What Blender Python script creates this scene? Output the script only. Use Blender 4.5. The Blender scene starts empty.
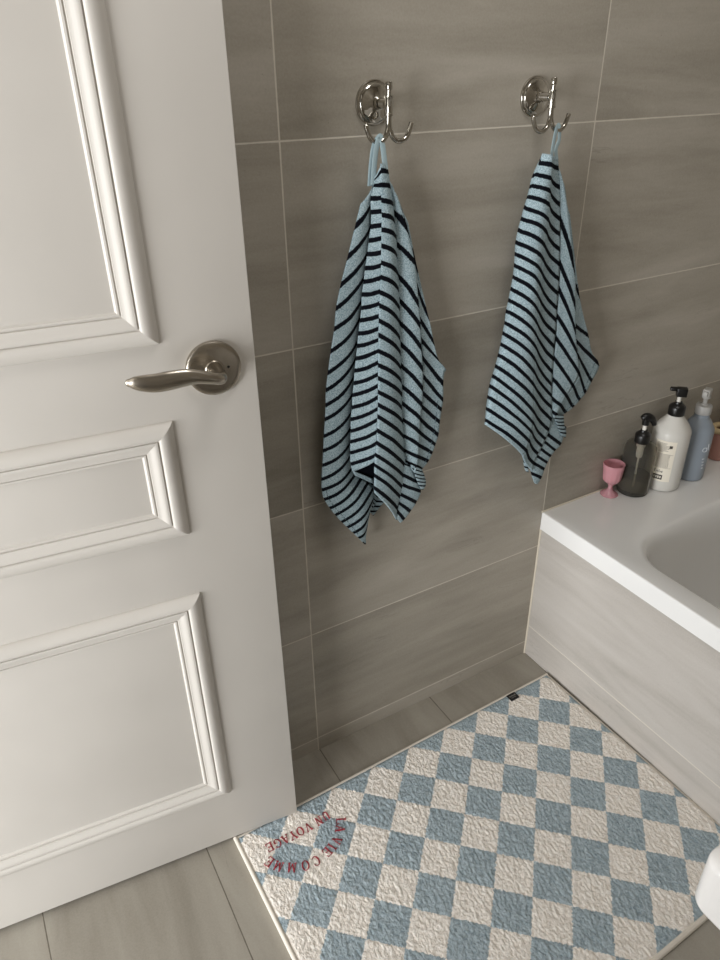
import bpy, bmesh, math, random
from mathutils import Vector, Matrix, noise
random.seed(7)
scene = bpy.context.scene
COL = scene.collection
PI = math.pi

# ---------------------------------------------------------------- helpers
def lin(c):
    f = lambda v: v/12.92 if v <= .04045 else ((v+.055)/1.055)**2.4
    return tuple(f(v/255.) for v in c) + (1.,)

WORLD = {}

def link(name, me, mat=None, parent=None, origin=None):
    """mesh in world coordinates -> one object with its origin at `origin`"""
    if origin is None:
        origin = WORLD[parent.name] if parent else Vector((0, 0, 0))
    origin = Vector(origin)
    for v in me.vertices:
        v.co -= origin
    o = bpy.data.objects.new(name, me)
    COL.objects.link(o)
    base = Vector((0, 0, 0))
    if parent:
        o.parent = parent
        base = WORLD[parent.name]
    o.location = origin - base
    WORLD[o.name] = origin
    if mat:
        me.materials.append(mat)
    return o

def from_bm(name, bm, mat=None, parent=None, origin=None, smooth=True, angle=35, recalc=True):
    if recalc:
        bmesh.ops.recalc_face_normals(bm, faces=bm.faces)
    me = bpy.data.meshes.new(name)
    bm.to_mesh(me); bm.free()
    if smooth:
        for p in me.polygons: p.use_smooth = True
        me.set_sharp_from_angle(angle=math.radians(angle))
    return link(name, me, mat, parent, origin)

def empty(name, loc):
    o = bpy.data.objects.new(name, None)
    o.empty_display_size = .03
    COL.objects.link(o); o.location = loc
    WORLD[o.name] = Vector(loc)
    return o

def tag(o, label, cat, group=None, kind=None):
    o['label'] = label
    if cat: o['category'] = cat
    if group: o['group'] = group
    if kind: o['kind'] = kind
    return o

def copy_tree(o, parent=None):
    c = o.copy(); COL.objects.link(c)
    if parent: c.parent = parent
    for ch in list(o.children): copy_tree(ch, c)
    return c

def box(bm, x0, x1, y0, y1, z0, z1, bev=0, seg=2):
    vs = [bm.verts.new((x, y, z)) for x in (x0, x1) for y in (y0, y1) for z in (z0, z1)]
    F = [(0,1,3,2),(4,6,7,5),(0,4,5,1),(2,3,7,6),(0,2,6,4),(1,5,7,3)]
    fs = [bm.faces.new([vs[i] for i in f]) for f in F]
    if bev:
        es = list({e for f in fs for e in f.edges})
        bmesh.ops.bevel(bm, geom=es, offset=bev, segments=seg, affect='EDGES', profile=.5)

def lathe(bm, prof, M=None, n=48, mod=None, cap0=True, cap1=True):
    """prof: (r, z) points turned about local z; M places it"""
    M = M or Matrix()
    rings = []
    for k, (r, z) in enumerate(prof):
        ring = []
        for i in range(n):
            a = 2*PI*i/n
            rr = r if mod is None else r*mod(a, z)
            ring.append(bm.verts.new(M @ Vector((rr*math.cos(a), rr*math.sin(a), z))))
        rings.append(ring)
    for a, b in zip(rings, rings[1:]):
        for i in range(n):
            j = (i+1) % n
            bm.faces.new((a[i], a[j], b[j], b[i]))
    if cap0: bm.faces.new(rings[0][::-1])
    if cap1: bm.faces.new(rings[-1])

def axis_mat(p, d):
    return Matrix.Translation(p) @ Vector(d).normalized().to_track_quat('Z', 'Y').to_matrix().to_4x4()

def smooth_path(pts, per=8):
    pts = [Vector(p) for p in pts]; out = []
    for i in range(len(pts)-1):
        p0 = pts[max(i-1, 0)]; p1 = pts[i]; p2 = pts[i+1]; p3 = pts[min(i+2, len(pts)-1)]
        for k in range(per):
            t = k/per
            out.append(.5*((2*p1)+(p2-p0)*t+(2*p0-5*p1+4*p2-p3)*t*t+(3*p1-p0-3*p2+p3)*t**3))
    out.append(pts[-1].copy())
    return out

def tube(bm, pts, rad, n=12, flat=None, cap=True):
    """rad: number or list; flat: (ratio, vector) squashes the section across the vector"""
    N = len(pts); rings = []
    t0 = (pts[1]-pts[0]).normalized()
    ref = Vector((0, 0, 1)) if abs(t0.z) < .9 else Vector((1, 0, 0))
    nrm = (ref - t0*ref.dot(t0)).normalized()
    for i, p in enumerate(pts):
        t = (pts[min(i+1, N-1)]-pts[max(i-1, 0)]).normalized()
        nrm = (nrm - t*nrm.dot(t)).normalized()
        a, b = nrm, t.cross(nrm)
        r = rad[i] if isinstance(rad, (list, tuple)) else rad
        ra = rb = r
        if flat:
            fv = Vector(flat[1]); fv = (fv - t*fv.dot(t)).normalized()
            a, b = fv, t.cross(fv); ra = r*flat[0]
        rings.append([bm.verts.new(p + a*ra*math.cos(2*PI*k/n) + b*rb*math.sin(2*PI*k/n)) for k in range(n)])
    for A, B in zip(rings, rings[1:]):
        for k in range(n):
            j = (k+1) % n
            bm.faces.new((A[k], A[j], B[j], B[k]))
    if cap:
        bm.faces.new(rings[0][::-1]); bm.faces.new(rings[-1])

# ---------------------------------------------------------------- material helpers
class NT:
    def __init__(s, name):
        s.m = bpy.data.materials.new(name); s.m.use_nodes = True
        s.t = s.m.node_tree; s.b = s.t.nodes['Principled BSDF']
    def n(s, kind, **kw):
        o = s.t.nodes.new(kind)
        for k, v in kw.items():
            if k.startswith('i_'):
                key = k[2:]
                key = int(key) if key.isdigit() else key.replace('_', ' ')
                s.put(o.inputs[key], v)
            else: setattr(o, k, v)
        return o
    def put(s, sock, v):
        if isinstance(v, bpy.types.NodeSocket): s.t.links.new(v, sock)
        else: sock.default_value = v
    def math(s, op, a, b=0., c=0.):
        o = s.t.nodes.new('ShaderNodeMath'); o.operation = op
        s.put(o.inputs[0], a); s.put(o.inputs[1], b)
        if op in ('MULTIPLY_ADD', 'COMPARE', 'SMOOTH_MIN', 'WRAP'): s.put(o.inputs[2], c)
        return o.outputs[0]
    def mix(s, f, a, b, mode='MIX'):
        o = s.t.nodes.new('ShaderNodeMix'); o.data_type = 'RGBA'; o.blend_type = mode
        s.put(o.inputs[0], f); s.put(o.inputs[6], a); s.put(o.inputs[7], b)
        return o.outputs[2]
    def ramp(s, f, lo, hi, a=0., b=1.):
        o = s.t.nodes.new('ShaderNodeMapRange'); o.clamp = True
        s.put(o.inputs[0], f); s.put(o.inputs[1], lo); s.put(o.inputs[2], hi); s.put(o.inputs[3], a); s.put(o.inputs[4], b)
        return o.outputs[0]
    def noise(s, vec, scale, detail=3., rough=.55, dist=0.):
        o = s.n('ShaderNodeTexNoise', i_Scale=scale, i_Detail=detail, i_Roughness=rough, i_Distortion=dist)
        s.put(o.inputs['Vector'], vec)
        return o.outputs[0]
    def scale(s, vec, xyz, off=(0, 0, 0)):
        o = s.n('ShaderNodeMapping'); s.put(o.inputs[0], vec)
        o.inputs['Scale'].default_value = xyz; o.inputs['Location'].default_value = off
        return o.outputs[0]
    def pos(s): return s.n('ShaderNodeNewGeometry').outputs['Position']
    def objc(s): return s.n('ShaderNodeTexCoord').outputs['Object']
    def uv(s): return s.n('ShaderNodeTexCoord').outputs['UV']
    def sep(s, v):
        o = s.n('ShaderNodeSeparateXYZ'); s.put(o.inputs[0], v); return o.outputs
    def comb(s, x, y, z):
        o = s.n('ShaderNodeCombineXYZ'); s.put(o.inputs[0], x); s.put(o.inputs[1], y); s.put(o.inputs[2], z); return o.outputs[0]
    def bump(s, h, strength, dist, prev=None):
        o = s.n('ShaderNodeBump', i_Strength=strength, i_Distance=dist); s.put(o.inputs['Height'], h)
        if prev is not None: s.put(o.inputs['Normal'], prev)
        return o.outputs[0]
    def set(s, **kw):
        for k, v in kw.items(): s.put(s.b.inputs[k.replace('_', ' ')], v)
        return s.m

def plain(name, rgb, rough=.5, metal=0., **kw):
    t = NT(name)
    # a breath of surface unevenness keeps the finish from looking computed
    nz = t.noise(t.objc(), 90., 2.)
    t.set(Base_Color=lin(rgb), Metallic=metal, Roughness=t.ramp(nz, .3, .7, max(rough-.04, .02), rough+.04), **kw)
    return t.m
HALL_W, FILL_W, WORLD_S, EXPO = 148., 6.8, .3, .13
# ---------------------------------------------------------------- materials
def tile_material(name, horiz, vert, pitch_h, off_h, pitch_v, off_v, grout_rgb, base, var, gw=.0026, streak=(1.7, 1.7, 11.), rough=.42, seed=0.):
    """large porcelain tiles: joints, a tone per tile, long soft veins and small pits; horiz/vert are axis numbers"""
    t = NT(name); p = t.pos(); xyz = t.sep(p)
    def joint(ax, pitch, off):
        q = t.math('DIVIDE', t.math('SUBTRACT', xyz[ax], off), pitch)
        cell = t.math('FLOOR', t.math('ADD', q, .5))
        d = t.math('MULTIPLY', t.math('ABSOLUTE', t.math('SUBTRACT', q, cell)), pitch)
        return t.math('FLOOR', q), d
    ch, dh = joint(horiz, pitch_h, off_h)
    cv, dv = joint(vert, pitch_v, off_v)
    d = t.math('MINIMUM', dh, dv)
    wob = t.math('MULTIPLY', t.math('SUBTRACT', t.noise(p, 60., 2.), .5), .0012)
    g = t.ramp(t.math('ADD', d, wob), gw*.42, gw*.62, 1., 0.)
    wn = t.n('ShaderNodeTexWhiteNoise', noise_dimensions='3D')
    t.put(wn.inputs['Vector'], t.comb(ch, cv, 3.7+seed))
    shift = t.n('ShaderNodeVectorMath', operation='ADD')
    t.put(shift.inputs[0], p)
    sc = t.n('ShaderNodeVectorMath', operation='SCALE'); t.put(sc.inputs[0], wn.outputs['Color']); sc.inputs['Scale'].default_value = 9.
    t.put(shift.inputs[1], sc.outputs[0])
    q = shift.outputs[0]
    s1 = t.noise(t.scale(q, streak), 1., 4., .6, .6)
    s2 = t.noise(t.scale(q, tuple(v*3.2 for v in streak)), 1., 4., .65, .3)
    s3 = t.noise(q, 320., 2., .6)
    tone = t.math('ADD', t.math('MULTIPLY', t.math('SUBTRACT', s1, .5), 1.2), t.math('MULTIPLY', t.math('SUBTRACT', s2, .5), .42))
    tone = t.math('ADD', tone, t.math('MULTIPLY', t.math('SUBTRACT', s3, .5), .34))
    tone = t.math('ADD', tone, t.math('MULTIPLY', t.math('SUBTRACT', wn.outputs['Value'], .5), var))
    a, b, c = base
    col = t.mix(t.ramp(tone, -.42, .0, 0., 1.), lin(a), lin(b))
    col = t.mix(t.ramp(tone, .0, .42, 0., 1.), col, lin(c))
    # pits and thin cracks along the veins
    vor = t.n('ShaderNodeTexVoronoi', i_Scale=95.); t.put(vor.inputs['Vector'], q)
    pit = t.math('MULTIPLY', t.ramp(vor.outputs['Distance'], .05, .14, 1., 0.), t.ramp(t.noise(q, 14., 3.), .58, .66))
    crack = t.ramp(t.math('ABSOLUTE', t.math('SUBTRACT', t.noise(t.scale(q, tuple(v*.9 for v in streak), (5, 1, 2)), 1., 5., .62, .2), .5)), .0, .006, 1., 0.)
    crack = t.math('MULTIPLY', crack, t.ramp(t.noise(q, 5., 2.), .55, .66))
    mark = t.math('MAXIMUM', t.math('MULTIPLY', pit, .30), t.math('MULTIPLY', crack, .22))
    col = t.mix(mark, col, lin(tuple(v*.62 for v in a)))
    col = t.mix(g, col, lin(grout_rgb))
    h = t.math('ADD', t.math('MULTIPLY', g, -1.), t.math('MULTIPLY', t.math('ADD', s3, t.math('MULTIPLY', mark, -1.2)), .10))
    nrm = t.bump(h, .35, .0012)
    r = t.math('MAXIMUM', t.ramp(s1, .3, .7, rough-.06, rough+.07), t.math('MULTIPLY', g, .85))
    t.set(Base_Color=col, Roughness=r, Normal=nrm)
    return t.m

TILE = ((134, 128, 116), (162, 155, 143), (182, 175, 164))
M_WALL = tile_material('wall_tile', 0, 2, .6026, 0., .300, .0386, (206, 199, 186), TILE, .26, gw=.0023)
M_WALLY = tile_material('side_wall_tile', 1, 2, .6026, 0., .300, .0386, (196, 188, 172), TILE, .3, seed=4.)
M_BATH = tile_material('bath_panel_tile', 1, 2, 1.30, .2, 1.00, .0928, (214, 207, 194), ((163, 157, 149), (184, 178, 171), (196, 191, 185)), .1, gw=.0022, streak=(2., 1.8, 13.), seed=9.)
M_FLOOR = tile_material('floor_tile', 0, 1, .300, 0., .600, -.365, (104, 97, 86), ((130, 124, 113), (153, 147, 136), (168, 163, 152)), .22, gw=.0020, streak=(9., 1.8, 2.), rough=.36, seed=2.)
M_PAINT = plain('painted_plaster', (214, 208, 198), .7)
M_CAULK = plain('cream_caulk', (214, 205, 188), .5)

def door_paint():
    t = NT('white_door_paint')
    nz = t.noise(t.objc(), 260., 2.); n2 = t.noise(t.objc(), 5., 2.)
    t.set(Base_Color=t.mix(t.ramp(n2, .35, .65), lin((199, 194, 187)), lin((204, 199, 192))), Roughness=.5)
    return t.m
M_DOOR = door_paint()

def satin():
    t = NT('satin_nickel')
    v = t.noise(t.objc(), 14., 2.)
    t.set(Base_Color=t.mix(v, lin((172, 164, 152)), lin((182, 175, 164))), Metallic=1., Roughness=.27)
    return t.m
M_NICKEL = satin()

M_CHROME = plain('polished_chrome', (186, 182, 174), .07, 1.)
M_BLACKHOLE = plain('dark_hole', (14, 13, 12), .6)

def acrylic(name, rgb):
    t = NT(name)
    nz = t.noise(t.objc(), 7., 2.)
    t.set(Base_Color=lin(rgb), Roughness=t.ramp(nz, .3, .7, .13, .18), Specular_IOR_Level=.5)
    return t.m
M_TUB = acrylic('white_bath_acrylic', (236, 235, 233))
M_BASIN = acrylic('white_ceramic', (240, 238, 236))

def terry():
    """woven stripes: uv.x is the stripe's width factor, uv.y counts stripes / 40"""
    t = NT('striped_terry')
    uv = t.sep(t.uv()); o = t.objc()
    n1 = t.noise(o, 420., 2., .6); n2 = t.noise(o, 620., 3., .7)
    k = t.math('ADD', t.math('MULTIPLY', uv[1], 40.), t.math('MULTIPLY', t.math('SUBTRACT', n1, .5), .12))
    d = t.math('ABSOLUTE', t.math('SUBTRACT', k, t.math('ROUND', k)))
    dn = t.math('DIVIDE', d, uv[0])
    s = t.ramp(dn, .145, .185, 1., 0.)
    pale = t.mix(t.ramp(n2, .36, .64), lin((114, 138, 148)), lin((192, 210, 217)))
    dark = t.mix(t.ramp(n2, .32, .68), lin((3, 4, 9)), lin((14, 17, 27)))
    h = t.math('ADD', t.math('MULTIPLY', n2, .8), t.math('MULTIPLY', n1, .8))
    t.set(Base_Color=t.mix(s, pale, dark), Roughness=.95, Specular_IOR_Level=.15, Normal=t.bump(h, .55, .0016))
    return t.m
M_TERRY = terry()
def tape():
    t = NT('pale_blue_cotton_tape')
    n2 = t.noise(t.objc(), 900., 2.)
    t.set(Base_Color=t.mix(n2, lin((150, 176, 186)), lin((190, 210, 216))), Roughness=.9, Normal=t.bump(n2, .3, .0006))
    return t.m
M_TAPE = tape()

M_STITCH = plain('grey_green_stitching', (74, 92, 100), .9)
def pile():
    """checks at 45 degrees; uv holds metres along and across the mat"""
    t = NT('checked_mat_pile')
    uv = t.sep(t.uv()); u = uv[0]; v = uv[1]; vec = t.uv()
    wx = t.math('MULTIPLY', t.math('SUBTRACT', t.noise(vec, 190., 3., .7), .5), .0115)
    wy = t.math('MULTIPLY', t.math('SUBTRACT', t.noise(t.scale(vec, (1, 1, 1), (3.1, 7.7, 0)), 190., 3., .7), .5), .0115)
    a = t.math('MULTIPLY', t.math('ADD', u, v), .70711); b = t.math('MULTIPLY', t.math('SUBTRACT', u, v), .70711)
    ia = t.math('FLOOR', t.math('DIVIDE', t.math('SUBTRACT', t.math('ADD', a, wx), .0199), .0698))
    ib = t.math('FLOOR', t.math('DIVIDE', t.math('SUBTRACT', t.math('ADD', b, wy), .0150), .0699))
    odd = t.math('ABSOLUTE', t.math('MODULO', t.math('ADD', ia, ib), 2.))
    fib = t.noise(t.scale(vec, (1., .5, 1.)), 560., 3., .65, .8)
    clump = t.noise(t.scale(vec, (1., .5, 1.)), 150., 3., .6, 1.)
    mixv = t.math('ADD', t.math('MULTIPLY', fib, .55), t.math('MULTIPLY', clump, .45))
    f = t.ramp(mixv, .36, .64)
    blue = t.mix(f, lin((128, 144, 153)), lin((192, 205, 211)))
    cream = t.mix(f, lin((226, 215, 202)), lin((253, 249, 243)))
    h = t.math('ADD', t.math('MULTIPLY', fib, .7), clump)
    t.set(Base_Color=t.mix(odd, blue, cream), Roughness=.95, Specular_IOR_Level=.1, Normal=t.bump(h, .85, .0034), Sheen_Weight=.05)
    return t.m
M_PILE = pile()
M_BIND = plain('off_white_binding', (216, 208, 196), .8)
M_RED = plain('dark_red_yarn', (146, 48, 58), .9)
M_TAGBLK = plain('black_woven_label', (20, 19, 19), .75)
M_TAGWHT = plain('grey_woven_thread', (128, 124, 118), .8)

def clearish(name, rgb, rough, trans, ior=1.35, alpha=1.):
    t = NT(name)
    nz = t.noise(t.objc(), 40., 2.)
    t.set(Base_Color=lin(rgb), Roughness=t.ramp(nz, .3, .7, rough, rough+.04), Transmission_Weight=trans, IOR=ior)
    return t.m
M_SMOKE = clearish('smoky_clear_plastic', (216, 213, 205), .06, .96, 1.10)
M_SMOKELIQ = clearish('pale_soap', (150, 140, 112), .1, .8, 1.15)
M_DARKBASE = plain('black_bottle_base', (20, 18, 14), .3)
M_MILK = clearish('milky_plastic', (236, 233, 226), .22, .30, 1.3)
M_MILKLIQ = plain('beige_lotion', (186, 176, 156), .4)
M_PUMPBLK = plain('black_pump_plastic', (13, 12, 12), .35)
M_PUMPWHT = plain('white_pump_plastic', (226, 222, 214), .35)
M_LABEL = plain('cream_paper_label', (226, 219, 204), .6)
M_INK = plain('brown_black_ink', (62, 55, 48), .6)
M_INKGREY = plain('grey_ink', (118, 108, 97), .6)
M_BLUEB = plain('grey_blue_plastic', (142, 151, 161), .33)
M_FROST = clearish('frosted_clear_cap', (214, 212, 208), .3, .45, 1.3)
M_WHITEINK = plain('white_print', (222, 226, 230), .5)
M_PINK = clearish('pink_tinted_glass', (236, 180, 188), .12, .5, 1.3)
M_CUP = plain('dusty_pink_ceramic', (192, 142, 130), .4)
M_CREAM = plain('cream_sponge', (214, 192, 150), .7)
M_ROSE = plain('terracotta_rose_plastic', (150, 84, 70), .4)
# fold lines of the towels: x, y, z and the stripe each point lies on
TOWEL_LEFT = {
 'L': [(-0.5037,-0.0500,1.1540,-0.70), (-0.5131,-0.0492,1.1237,0.00), (-0.5257,-0.0481,1.0817,1.00), (-0.5383,-0.0471,1.0421,2.00), (-0.5473,-0.0463,1.0073,3.00), (-0.5511,-0.0456,0.9755,4.00), (-0.5582,-0.0448,0.9406,5.00), (-0.5642,-0.0440,0.9058,6.00), (-0.5687,-0.0434,0.8768,7.00), (-0.5703,-0.0429,0.8506,8.00), (-0.5723,-0.0424,0.8258,9.00), (-0.5754,-0.0418,0.7956,10.00), (-0.5776,-0.0413,0.7687,11.00), (-0.5800,-0.0407,0.7411,12.00), (-0.5827,-0.0403,0.7143,13.00), (-0.5829,-0.0399,0.6932,14.00), (-0.5795,-0.0395,0.6727,15.00), (-0.5692,-0.0392,0.6510,16.00), (-0.5588,-0.0390,0.6329,17.00), (-0.5462,-0.0387,0.6135,18.00), (-0.5349,-0.0385,0.5980,19.00), (-0.5226,-0.0384,0.5814,20.00), (-0.5121,-0.0382,0.5664,21.00), (-0.5001,-0.0380,0.5506,22.00)],
 'A2': [(-0.4715,-0.0360,1.1811,-0.70), (-0.4755,-0.0354,1.1598,0.00), (-0.4735,-0.0345,1.1273,1.00), (-0.4758,-0.0336,1.0934,2.00), (-0.4819,-0.0326,1.0565,3.00), (-0.4863,-0.0317,1.0205,4.00), (-0.4917,-0.0309,0.9895,5.00), (-0.4955,-0.0301,0.9535,6.00), (-0.5003,-0.0293,0.9215,7.00), (-0.5043,-0.0286,0.8909,8.00), (-0.5065,-0.0280,0.8610,9.00), (-0.5087,-0.0273,0.8284,10.00), (-0.5110,-0.0266,0.7977,11.00), (-0.5123,-0.0260,0.7683,12.00), (-0.5127,-0.0255,0.7412,13.00), (-0.5130,-0.0250,0.7126,14.00), (-0.5081,-0.0247,0.6957,15.00), (-0.4962,-0.0245,0.6828,16.00), (-0.4815,-0.0243,0.6699,17.00), (-0.4712,-0.0241,0.6532,18.00), (-0.4703,-0.0237,0.6296,19.00), (-0.4767,-0.0233,0.6073,20.00), (-0.4833,-0.0227,0.5756,21.00), (-0.4889,-0.0220,0.5375,22.00)],
 'A': [(-0.4799,-0.0500,1.1872,-0.55), (-0.4809,-0.0500,1.1780,1.00), (-0.4864,-0.0499,1.1603,2.00), (-0.4860,-0.0498,1.1413,3.00), (-0.4866,-0.0497,1.1211,4.00), (-0.4904,-0.0496,1.1014,5.00), (-0.4930,-0.0495,1.0820,6.00), (-0.4970,-0.0494,1.0618,7.00), (-0.4995,-0.0493,1.0419,8.00), (-0.5033,-0.0492,1.0226,9.00), (-0.5042,-0.0491,1.0017,10.00), (-0.5070,-0.0490,0.9825,11.00), (-0.5104,-0.0489,0.9619,12.00), (-0.5127,-0.0489,0.9418,13.00), (-0.5156,-0.0488,0.9214,14.00), (-0.5186,-0.0487,0.9014,15.00), (-0.5201,-0.0486,0.8800,16.00), (-0.5232,-0.0485,0.8595,17.00), (-0.5244,-0.0484,0.8379,18.00), (-0.5274,-0.0484,0.8168,19.00), (-0.5278,-0.0483,0.7955,20.00), (-0.5291,-0.0482,0.7757,21.00), (-0.5297,-0.0481,0.7545,22.00), (-0.5294,-0.0481,0.7328,23.00), (-0.5262,-0.0480,0.7168,23.65)],
 'R': [(-0.4718,-0.0560,1.2063,-0.55), (-0.4716,-0.0562,1.1968,0.00), (-0.4720,-0.0567,1.1779,1.00), (-0.4733,-0.0572,1.1607,2.00), (-0.4719,-0.0576,1.1427,3.00), (-0.4725,-0.0581,1.1229,4.00), (-0.4728,-0.0585,1.1044,5.00), (-0.4730,-0.0590,1.0842,6.00), (-0.4740,-0.0594,1.0652,7.00), (-0.4755,-0.0598,1.0467,8.00), (-0.4776,-0.0603,1.0260,9.00), (-0.4779,-0.0607,1.0079,10.00), (-0.4791,-0.0611,0.9881,11.00), (-0.4799,-0.0615,0.9686,12.00), (-0.4804,-0.0619,0.9501,13.00), (-0.4810,-0.0623,0.9319,14.00), (-0.4813,-0.0627,0.9127,15.00), (-0.4820,-0.0631,0.8930,16.00), (-0.4822,-0.0634,0.8733,17.00), (-0.4825,-0.0638,0.8530,18.00), (-0.4828,-0.0642,0.8326,19.00), (-0.4839,-0.0646,0.8128,20.00), (-0.4862,-0.0650,0.7904,21.00), (-0.4873,-0.0654,0.7692,22.00), (-0.4892,-0.0658,0.7479,23.00), (-0.4930,-0.0660,0.7348,23.65)],
 'R2': [(-0.4734,-0.0560,1.2064,-0.55), (-0.4728,-0.0563,1.1969,0.00), (-0.4728,-0.0569,1.1780,1.00), (-0.4736,-0.0576,1.1577,2.00), (-0.4729,-0.0582,1.1374,3.00), (-0.4737,-0.0588,1.1165,4.00), (-0.4744,-0.0595,1.0937,5.00), (-0.4752,-0.0602,1.0694,6.00), (-0.4763,-0.0608,1.0478,7.00), (-0.4782,-0.0615,1.0252,8.00), (-0.4794,-0.0620,1.0047,9.00), (-0.4808,-0.0627,0.9813,10.00), (-0.4816,-0.0633,0.9580,11.00), (-0.4824,-0.0640,0.9319,12.00), (-0.4832,-0.0646,0.9086,13.00), (-0.4836,-0.0651,0.8864,14.00), (-0.4840,-0.0657,0.8622,15.00), (-0.4844,-0.0663,0.8395,16.00), (-0.4856,-0.0667,0.8189,17.00), (-0.4872,-0.0673,0.7937,18.00), (-0.4888,-0.0679,0.7707,19.00), (-0.4920,-0.0684,0.7491,20.00), (-0.4935,-0.0688,0.7294,21.00), (-0.4943,-0.0692,0.7096,22.00), (-0.4950,-0.0698,0.6850,23.00), (-0.4948,-0.0700,0.6739,23.60)],
 'B': [(-0.4580,-0.0460,1.2026,-0.55), (-0.4548,-0.0459,1.1930,0.00), (-0.4512,-0.0456,1.1724,1.00), (-0.4459,-0.0453,1.1478,2.00), (-0.4430,-0.0450,1.1227,3.00), (-0.4393,-0.0448,1.0985,4.00), (-0.4375,-0.0444,1.0701,5.00), (-0.4343,-0.0441,1.0407,6.00), (-0.4334,-0.0439,1.0166,7.00), (-0.4305,-0.0436,0.9866,8.00), (-0.4306,-0.0433,0.9643,9.00), (-0.4286,-0.0431,0.9360,10.00), (-0.4273,-0.0428,0.9106,11.00), (-0.4261,-0.0426,0.8846,12.00), (-0.4242,-0.0423,0.8598,13.00), (-0.4222,-0.0421,0.8343,14.00), (-0.4226,-0.0419,0.8099,15.00), (-0.4195,-0.0417,0.7821,16.00), (-0.4169,-0.0414,0.7517,17.00), (-0.4151,-0.0412,0.7229,18.00), (-0.4124,-0.0409,0.6917,19.00), (-0.4136,-0.0407,0.6685,20.00), (-0.4161,-0.0405,0.6451,21.00), (-0.4204,-0.0404,0.6259,22.00), (-0.4275,-0.0402,0.6036,23.00), (-0.4282,-0.0400,0.5778,23.60)],
 'B2': [(-0.4554,-0.0420,1.1859,0.40), (-0.4452,-0.0415,1.1392,1.00), (-0.4391,-0.0411,1.0919,2.00), (-0.4355,-0.0407,1.0434,3.00), (-0.4329,-0.0404,1.0045,4.00), (-0.4312,-0.0400,0.9670,5.00), (-0.4296,-0.0398,0.9318,6.00), (-0.4279,-0.0395,0.8933,7.00), (-0.4251,-0.0392,0.8543,8.00), (-0.4234,-0.0389,0.8222,9.00), (-0.4206,-0.0387,0.7893,10.00), (-0.4178,-0.0385,0.7559,11.00), (-0.4128,-0.0383,0.7237,12.00), (-0.4045,-0.0381,0.6969,13.00), (-0.3984,-0.0380,0.6772,13.70)],
 'C': [(-0.4411,-0.0500,1.1582,0.40), (-0.4233,-0.0500,1.1114,1.00), (-0.4081,-0.0500,1.0595,2.00), (-0.3978,-0.0500,0.9912,3.00), (-0.3933,-0.0500,0.9538,4.00), (-0.3900,-0.0500,0.9152,5.00), (-0.3856,-0.0500,0.8769,6.00), (-0.3843,-0.0500,0.8399,7.00), (-0.3847,-0.0500,0.8097,8.00), (-0.3877,-0.0500,0.7843,9.00), (-0.3884,-0.0500,0.7579,10.00), (-0.3891,-0.0500,0.7319,11.00), (-0.3897,-0.0500,0.7085,12.00), (-0.3924,-0.0500,0.6895,13.00), (-0.3943,-0.0500,0.6796,13.70)],
 'C2': [(-0.4385,-0.0460,1.1568,0.40), (-0.4189,-0.0461,1.1098,1.00), (-0.3976,-0.0463,1.0131,2.00), (-0.3922,-0.0464,0.9633,3.00), (-0.3876,-0.0465,0.9269,4.00), (-0.3832,-0.0466,0.8941,5.00), (-0.3817,-0.0467,0.8610,6.00), (-0.3811,-0.0467,0.8299,7.00), (-0.3819,-0.0468,0.8040,8.00), (-0.3850,-0.0468,0.7805,9.00), (-0.3859,-0.0469,0.7550,10.00), (-0.3867,-0.0469,0.7293,11.00), (-0.3873,-0.0469,0.7061,12.00), (-0.3901,-0.0470,0.6872,13.00), (-0.3920,-0.0470,0.6773,13.70)],
 'D': [(-0.4191,-0.0470,1.1202,0.40), (-0.4020,-0.0455,1.0563,1.00), (-0.3733,-0.0437,0.9674,2.00), (-0.3591,-0.0427,0.9179,3.00), (-0.3467,-0.0420,0.8829,4.00), (-0.3297,-0.0417,0.8628,4.40), (-0.3340,-0.0416,0.8552,4.70), (-0.3339,-0.0412,0.8346,5.00), (-0.3323,-0.0406,0.8037,6.00), (-0.3344,-0.0403,0.7856,7.00), (-0.3369,-0.0398,0.7608,8.00), (-0.3386,-0.0393,0.7345,9.00), (-0.3443,-0.0390,0.7162,10.00), (-0.3502,-0.0387,0.7002,11.00), (-0.3585,-0.0384,0.6851,12.00), (-0.3726,-0.0381,0.6719,13.00), (-0.3802,-0.0380,0.6665,13.70)],
 'F1': [(-0.4198,-0.0430,0.7025,0.00), (-0.4205,-0.0430,0.6776,1.00), (-0.4201,-0.0430,0.6562,2.00), (-0.4220,-0.0430,0.6352,3.00), (-0.4250,-0.0430,0.6164,4.00), (-0.4282,-0.0430,0.5997,5.00), (-0.4302,-0.0430,0.5847,5.50)],
 'F2': [(-0.3956,-0.0400,0.6858,0.00), (-0.3821,-0.0400,0.6475,1.00), (-0.3746,-0.0400,0.6254,2.00), (-0.3843,-0.0400,0.6040,3.00), (-0.3976,-0.0400,0.5880,4.00), (-0.4111,-0.0400,0.5743,5.00), (-0.4201,-0.0400,0.5694,5.50)],
 'K1': [(-0.4045,-0.0480,0.6973,0.00), (-0.3992,-0.0472,0.6850,1.00), (-0.3952,-0.0465,0.6739,2.00), (-0.3911,-0.0459,0.6639,3.00), (-0.3870,-0.0453,0.6537,4.00), (-0.3829,-0.0446,0.6435,5.00), (-0.3775,-0.0440,0.6328,6.00)],
 'K2': [(-0.3779,-0.0440,0.6762,0.00), (-0.3738,-0.0437,0.6684,1.00), (-0.3701,-0.0434,0.6596,2.00), (-0.3672,-0.0430,0.6510,3.00), (-0.3658,-0.0427,0.6439,4.00), (-0.3662,-0.0424,0.6362,5.00), (-0.3703,-0.0420,0.6284,6.00)],
 'H1': [(-0.5185,-0.0400,0.7121,-0.04), (-0.5146,-0.0400,0.7049,0.04)],  # all-black panel: dark stripe plus shade of the open fold, put into colour
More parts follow.
